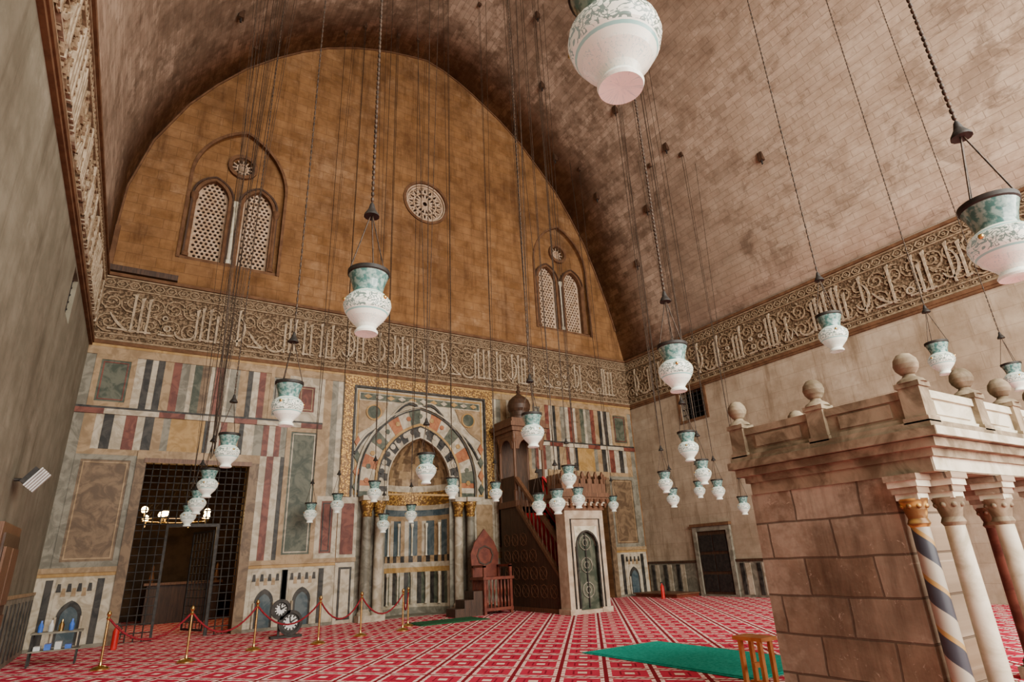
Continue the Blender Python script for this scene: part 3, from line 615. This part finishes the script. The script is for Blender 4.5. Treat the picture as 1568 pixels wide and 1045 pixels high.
# ------------------------------------------------------------------ quran reader's chair
b=MB(); kx,ky=10.85,-1.75
for x in (0,.9):
    for y in (0,.7): b.box((kx+x-.04,ky+y-.04,0),(kx+x+.04,ky+y+.04,1.35),woodr)
b.box((kx-.05,ky-.05,.1),(kx+.95,ky+.75,.18),woodr); b.box((kx-.08,ky-.08,.95),(kx+.98,ky+.78,1.03),woodr)
for k in range(7):
    x=kx+.09+k*.12; b.lathe((x,ky,.18),[(.02,0),(.035,.15),(.015,.3),(.035,.5),(.02,.77)],woodr,8); y=ky+.06+k*.095; b.lathe((kx,y,.18),[(.02,0),(.035,.15),(.015,.3),(.035,.5),(.02,.77)],woodr,8)
b.box((kx-.04,ky-.04,1.3),(kx+.04,ky+.74,1.37),woodr); b.box((kx+.86,ky-.04,1.3),(kx+.94,ky+.74,1.37),woodr)
b.prism([(kx,1.03),(kx+.9,1.03),(kx+.95,1.7),(kx+.8,2.05),(kx+.45,2.45),(kx+.1,2.05),(kx-.05,1.7)],lambda a,z,d:(a,ky+.75-d,z),-.06,0,woodr)
b.ribbon(circ(kx+.45,1.65,.28,8),.05,lambda a,z,d:(a,ky+.75-d,z),0,.03,woodd,True)
for k in range(3): b.box((kx-.95+.3*k,ky+.05,0),(kx-.65+.3*k,ky+.65,.22+.22*k),woodd)
b.obj('quran_reader_chair')

# ------------------------------------------------------------------ dikka platform
b=MB(); X0=7.22; Y0=-15.95; Y1=-13.98; X1=11.0
b.box((X0+.1,-15.48,0),(X0+1.0,-14.05,2.0),dikm)
b.box((X0+.06,-15.5,0),(X0+1.04,-14.02,.12),tanst)
for z,e in ((2.12,.06),(2.19,0),(2.27,-.05),(2.33,-.02)): b.box((X0+e,Y0+e,z),(X1,Y1-e,z+.075),tanst)
b.box((X0+.085,Y0+.1,2.0),(X1-.1,Y1-.1,2.13),tanst)
b.box((X0-.04,Y0-.055,2.275),(X1,Y0-.045,2.345),creamst); b.box((X0+.1,Y0+.09,2.01),(X1-.1,Y0+.099,2.12),creamst)  # thin cream facings paint the courtyard-facing cornice as its lit side
def post(x,y):
    b.box((x-.085,y-.085,2.40),(x+.085,y+.085,2.72),tanst); b.box((x-.1,y-.1,2.39),(x+.1,y+.1,2.44),tanst)
    b.lathe((x,y,2.74),[(.12,0),(.1,.03),(.055,.06),(.045,.08),(.06,.09),(.09,.13),(.1,.17),(.09,.22),(.055,.265),(.0,.285)],tanst,20)
    b.box((x-.1,y-.1,2.7),(x+.1,y+.1,2.745),tanst)
px=[(X0+.08,Y0+.08),(X0+.08,-15.0),(X0+.08,Y1-.1)]
fx=[(8.35,Y0+.08),(9.2,Y0+.08),(10.1,Y0+.08),(10.9,Y0+.08)]
for p in px+fx+[(8.4,Y1-.1),(9.6,Y1-.1),(10.9,Y1-.1),(10.9,-15.0)]: post(*p)
def rail(p,q,mm=tanst):
    p=Vector((*p,0));q=Vector((*q,0)); d=(q-p).normalized(); L=(q-p).length; ang=math.atan2(d.y,d.x)
    M_=Matrix.Translation(p)@Matrix.Rotation(ang,4,'Z')
    b.box((.08,-.035,2.45),(L-.08,.035,2.62),mm,M_); b.box((.08,-.055,2.39),(L-.08,.055,2.45),mm,M_); b.box((.08,-.06,2.62),(L-.08,.06,2.69),mm,M_)
    b.box((.2,-.05,2.48),(L-.2,.05,2.6),mm,M_)
rail(px[0],px[1]);rail(px[1],px[2]);rail(px[0],fx[0],creamst)  # left rails tan, front rails cream: shaded and lit sides painted in
for a,c in zip(fx,fx[1:]): rail(a,c,creamst)
rail(px[2],(8.4,Y1-.1)); rail((8.4,Y1-.1),(9.6,Y1-.1)); rail((9.6,Y1-.1),(10.9,Y1-.1)); rail((10.9,Y1-.1),(10.9,-15.0)); rail((10.9,-15.0),fx[-1])
def column(x,y,r,mm,capm=tanst):
    b.box((x-r*1.6,y-r*1.6,0),(x+r*1.6,y+r*1.6,.12),tanst)
    b.lathe((x,y,.12),[(r*1.4,0),(r*1.4,.05),(r*1.05,.1,mm),(r,.8,mm),(r*.92,1.45,capm),(r*1.15,1.48,capm),(r*.95,1.52,capm),(r*1.2,1.60,capm),(r*1.5,1.68,capm)],mm,20)
    for k in range(4): b.box((x-r*(1.2+.2*k),y-r*(1.2+.2*k),1.79+k*.052),(x+r*(1.2+.2*k),y+r*(1.2+.2*k),1.842+k*.052),(creamst,dikm)[k%2])
    for k in range(8):
        a=k*pi/4; b.sphere((x+r*1.2*math.cos(a),y+r*1.2*math.sin(a),1.74),r*.3,capm,6)
column(7.36,-15.6,.075,spiral,gold)
for x in (7.62,8.6,9.6,10.7): column(x,-15.75,.08,creamst)
for x in (8.6,9.6,10.7): column(x,-14.2,.085,mr); column(x-.3,-15.0,.09,mr,woodm)
b.obj('dikka_platform')

# ------------------------------------------------------------------ rugs, small items
b=MB(); b.box((8.3,-12.9,0.013),(9.9,-9.7,.022),teal); b.box((8.25,-12.95,.002),(9.95,-9.65,.012),teal)
for k in range(40):
    for y in (-13.0,-9.65): b.box((8.27+k*.042,y,.003),(8.28+k*.042,y+.06,.008),whitep)
b.obj('teal_rug')
b=MB(); b.box((8.3,-3.0,.003),(10.3,-1.9,.02),grn); b.box((8.4,-2.9,.02),(10.2,-2.0,.024),grn); b.obj('green_rug')
b=MB(); ox,oy=8.05,-13.2
for dx in (-.09,.09):
    b.box((ox+dx-.025,oy-.15,.04),(ox+dx+.025,oy-.11,.48),woodo); b.box((ox+dx-.025,oy+.11,.04),(ox+dx+.025,oy+.15,.48),woodo); b.box((ox+dx-.03,oy-.2,0),(ox+dx+.03,oy+.2,.04),woodo)
b.box((ox-.14,oy-.2,.48),(ox+.14,oy+.2,.52),woodo); b.box((ox-.09,oy-.02,.2),(ox+.09,oy+.02,.25),woodo); b.obj('orange_wooden_stand')
st=[(1.6,-4.6),(2.9,-4.9),(4.15,-4.2),(5.4,-4.3),(6.5,-3.7),(7.6,-3.5),(8.1,-2.6)]
for i,(x,y) in enumerate(st):
    b=MB(); b.lathe((x,y,0),[(.15,0),(.15,.02),(.1,.05),(.03,.07),(.02,.12),(.02,.78),(.035,.81),(.02,.84),(.04,.88),(.025,.92),(0,.94)],brass,14); b.obj('rope_stanchion' if i==0 else 'rope_stanchion.%03d'%i)
b=MB()
for p,q in zip(st,st[1:]):
    b.tube([(p[0]+(q[0]-p[0])*t,p[1]+(q[1]-p[1])*t,.82-.4*4*t*(1-t)) for t in [i/10 for i in range(11)]],.018,ropem,8)
b.obj('barrier_rope')
b=MB()
for cx,cz,r in ((4.98,.62,.19),(5.22,.32,.24)):
    f=lambda a,z,d:(a,-2.4-d,z)
    b.prism(circ(cx,cz,r,28),f,-.06,0,mk); b.prism(circ(cx,cz,r*.68,28),f,0,.015,whitep); b.ribbon(circ(cx,cz,r,28),.07,f,0,.04,iron,True)
    for k in range(12): a=k*pi/6; b.ribbon([(cx+r*.5*math.cos(a),cz+r*.5*math.sin(a)),(cx+r*.7*math.cos(a),cz+r*.7*math.sin(a))],.035,f,.015,.02,iron)
    b.ribbon([(cx,cz),(cx+r*.4,cz+r*.25)],.035,f,.015,.025,iron); b.ribbon([(cx,cz),(cx-r*.1,cz+r*.6)],.03,f,.015,.025,iron)
b.box((4.8,-2.45,0),(5.5,-2.2,.05),iron); b.box((4.96,-2.34,.05),(5.01,-2.3,.62),iron); b.box((5.2,-2.34,.05),(5.25,-2.3,.32),iron); b.obj('dial_clock_stand')
def ext(x,y,nm):
    b=MB(); b.lathe((x,y,0),[(.06,0),(.065,.03),(.065,.38),(.04,.44),(.02,.46),(.02,.5)],redp,14); b.box((x-.05,y-.015,.49),(x+.06,y+.015,.53),iron); b.tube([(x+.05,y,.49),(x+.1,y,.43),(x+.09,y,.2)],.012,iron); b.obj(nm)
ext(1.75,-1.2,'fire_extinguisher'); ext(17.6,-2.2,'fire_extinguisher.001')
b=MB(); x,y=.4,-3.2
b.box((x,y,.55),(x+.8,y+.4,.58),mg); b.box((x,y,.25),(x+.8,y+.4,.27),mg)
for dx in (.02,.74):
    for dy in (.02,.34): b.box((x+dx,y+dy,0),(x+dx+.03,y+dy+.03,.55),iron)
for k in range(4): b.lathe((x+.12+k*.16,y+.2,.58),[(.04,0),(.045,.1),(.02,.16),(.015,.2)],(bluep,whitep,brass)[k%3],10); b.box((x+.08+k*.16,y+.1,.27),(x+.18+k*.16,y+.35,.34+.03*(k%3)),(whitep,bluep)[k%2])
b.obj('visitor_table')
b=MB()
b.box((18.0,-2.45,0),(19.1,-.4,.1),woodr); b.box((17.95,-2.5,.1),(19.1,-.35,.14),woodm); b.obj('low_wooden_platform')

# ------------------------------------------------------------------ lamps
lamps=[(3.08,-16.95,3.36,2),(3.05,-14.05,3.38,2),(3.09,-11.02,3.3,1),(2.83,-7.9,3.27,1),(6.5,-14.0,3.31,2),(6.1,-17.1,3.17,2),(9.43,-14.23,4.13,1),(12.23,-14.34,4.13,1),(15.57,-14.2,4.27,1),
(6.85,-10.65,3.33,1),(10.05,-10.9,3.22,1),(12.18,-9.33,3.06,0),(6.02,-8.43,3.03,0),(10.35,-6.9,3.23,0),(10.2,-3.7,3.25,0),(6.9,-3.12,3.26,0),(8.6,-4.2,3.25,0),(6.5,-1.2,3.15,0),(5.85,-.9,2.92,0),(7.93,-1.,2.62,0),(8.79,-1.,2.89,0),
(2.81,-5.53,3.06,0),(2.84,-3.33,2.94,0),(2.85,-1.,2.85,0),(10.4,-5.5,2.74,0),(14.69,-6.0,2.9,0),(17.2,-6.4,2.67,0),(16.04,-1.9,3.15,0),(15.2,-7.2,3.0,0),(17.0,-5.0,3.3,0),(11.6,-5.6,2.9,0),(9.6,-7.4,2.6,0),(12.9,-7.5,3.1,0)]
for i,(x,y,z,lv) in enumerate(lamps):
    b=MB(); sg=32 if lv else 18
    b.lathe((0,0,0),[(.0,-.225,lampw),(.085,-.235,lampw),(.09,-.22,lampw),(.07,-.19,lampw),(.085,-.165,lampw),(.135,-.11,lampw),(.172,-.05,lampw),(.185,0,lampw),(.178,.04,lampw),(.15,.075,lampw),(.12,.1,lampt),(.115,.13,lampt),(.13,.19,lampt),(.155,.26,iron),(.165,.27,iron),(.165,.30,iron),(.15,.30,iron),(.12,.2,iron),(.1,.13,iron)],lampw,sg,True,False)
    tz=vz(x)-z; cz=.86
    for k in range(3):
        a=k*2*pi/3+i; p=(.155*math.cos(a),.155*math.sin(a),.29)
        b.cyl(p,(.0,0,cz),.006,.006,chainm,5); b.sphere((.18*math.cos(a),.18*math.sin(a),.03),.018,brass,6)
    b.lathe((0,0,cz-.04),[(.065,0),(.06,.02),(.03,.07),(.018,.12),(.0,.15)],iron,12)
    if lv==2:
        zz=cz+.1
        while zz<tz: b.lathe((0,0,zz),[(.004,0),(.014,.015),(.014,.04),(.004,.055)],chainm,6,True,False); zz+=.055
    elif lv==1:
        zz=cz+.1
        while zz<tz: b.lathe((0,0,zz),[(.005,0),(.013,.03),(.013,.07),(.005,.1)],chainm,5,True,False); zz+=.1
    else: b.cyl((0,0,cz+.1),(0,0,tz),.010,.010,chainm,5)
    b.box((-.06,-.06,tz-.12),(.06,.06,tz+.02),woodd)
    b.obj('hanging_mosque_lamp' if i==0 else 'hanging_mosque_lamp.%03d'%i,(x,y,z))
b=MB(); rnd=random.Random(11)
for (x,y,z,lv) in lamps[9:]:
    for k in range(2):
        xx=min(18.5,max(.6,x+rnd.uniform(-.5,.5))); yy=min(-.25,y+rnd.uniform(-.5,.5)); b.cyl((x,y,z+.95),(xx,yy,vz(xx)-.02),.007,.007,chainm,4,True,False)
for k in range(12):
    xx=2.6+rnd.uniform(-.5,.9); yy=-3-rnd.uniform(0,5); b.cyl((2.83,-5.53+rnd.uniform(-.4,.4),3.6),(xx,yy,vz(xx)-.02),.007,.007,chainm,4,True,False)
b.obj('suspension_wires')
b=MB()
for x,y in ((16.8,-2),(16.9,-6),(17.6,-4),(15.3,-1.2),(15.5,-5),(13.5,-3),(13.6,-8),(17.9,-9),(18.2,-2.5),(2.2,-3),(3.0,-7),(12,-5)):
    z=vz(x); b.box((x-.08,y-.08,z-.25),(x+.08,y+.08,z+.05),woodd); b.cyl((x,y,z-.2),(x,y,z-.4),.03,.03,iron,6)
b.obj('ceiling_hooks')

# ------------------------------------------------------------------ light, world, camera
w=bpy.data.worlds.new('sky'); bpy.context.scene.world=w; w.use_nodes=True; bg=w.node_tree.nodes['Background']; bg.inputs[0].default_value=(.95,.95,.95,1); bg.inputs[1].default_value=1.2
def area(n,loc,tgt,sx,sy,p,c):
    l=bpy.data.lights.new(n,'AREA'); l.shape='RECTANGLE'; l.size=sx; l.size_y=sy; l.energy=p; l.color=c
    o=bpy.data.objects.new(n,l); o.location=loc; o.rotation_euler=(Vector(tgt)-Vector(loc)).to_track_quat('-Z','Y').to_euler(); bpy.context.scene.collection.objects.link(o)
area('courtyard_daylight',(10.0,-26.4,8.0),(12.0,0,5.0),16,12,9600,(1,.955,.85))
l=bpy.data.lights.new('chamber_lamp','POINT'); l.energy=70; l.color=(1,.68,.36); l.shadow_soft_size=.3; o=bpy.data.objects.new('chamber_lamp',l); o.location=(2.85,4.2,2.6); bpy.context.scene.collection.objects.link(o)
ya,pp,rr,f=.5671,.3597,-.0471,923.71
F=Vector((math.sin(ya)*math.cos(pp),math.cos(ya)*math.cos(pp),math.sin(pp)))
r0=Vector((math.cos(ya),-math.sin(ya),0)); u0=r0.cross(F)
R_=math.cos(rr)*r0+math.sin(rr)*u0; U_=-math.sin(rr)*r0+math.cos(rr)*u0
cam=bpy.data.cameras.new('camera'); co=bpy.data.objects.new('camera',cam); bpy.context.scene.collection.objects.link(co)
Mx=Matrix((R_,U_,-F)).transposed().to_4x4(); Mx.translation=(1.7506,-18.1798,1.4591); co.matrix_world=Mx
cam.sensor_width=36; cam.lens=f*36/1620; cam.clip_start=.05; cam.clip_end=200
bpy.context.scene.camera=co
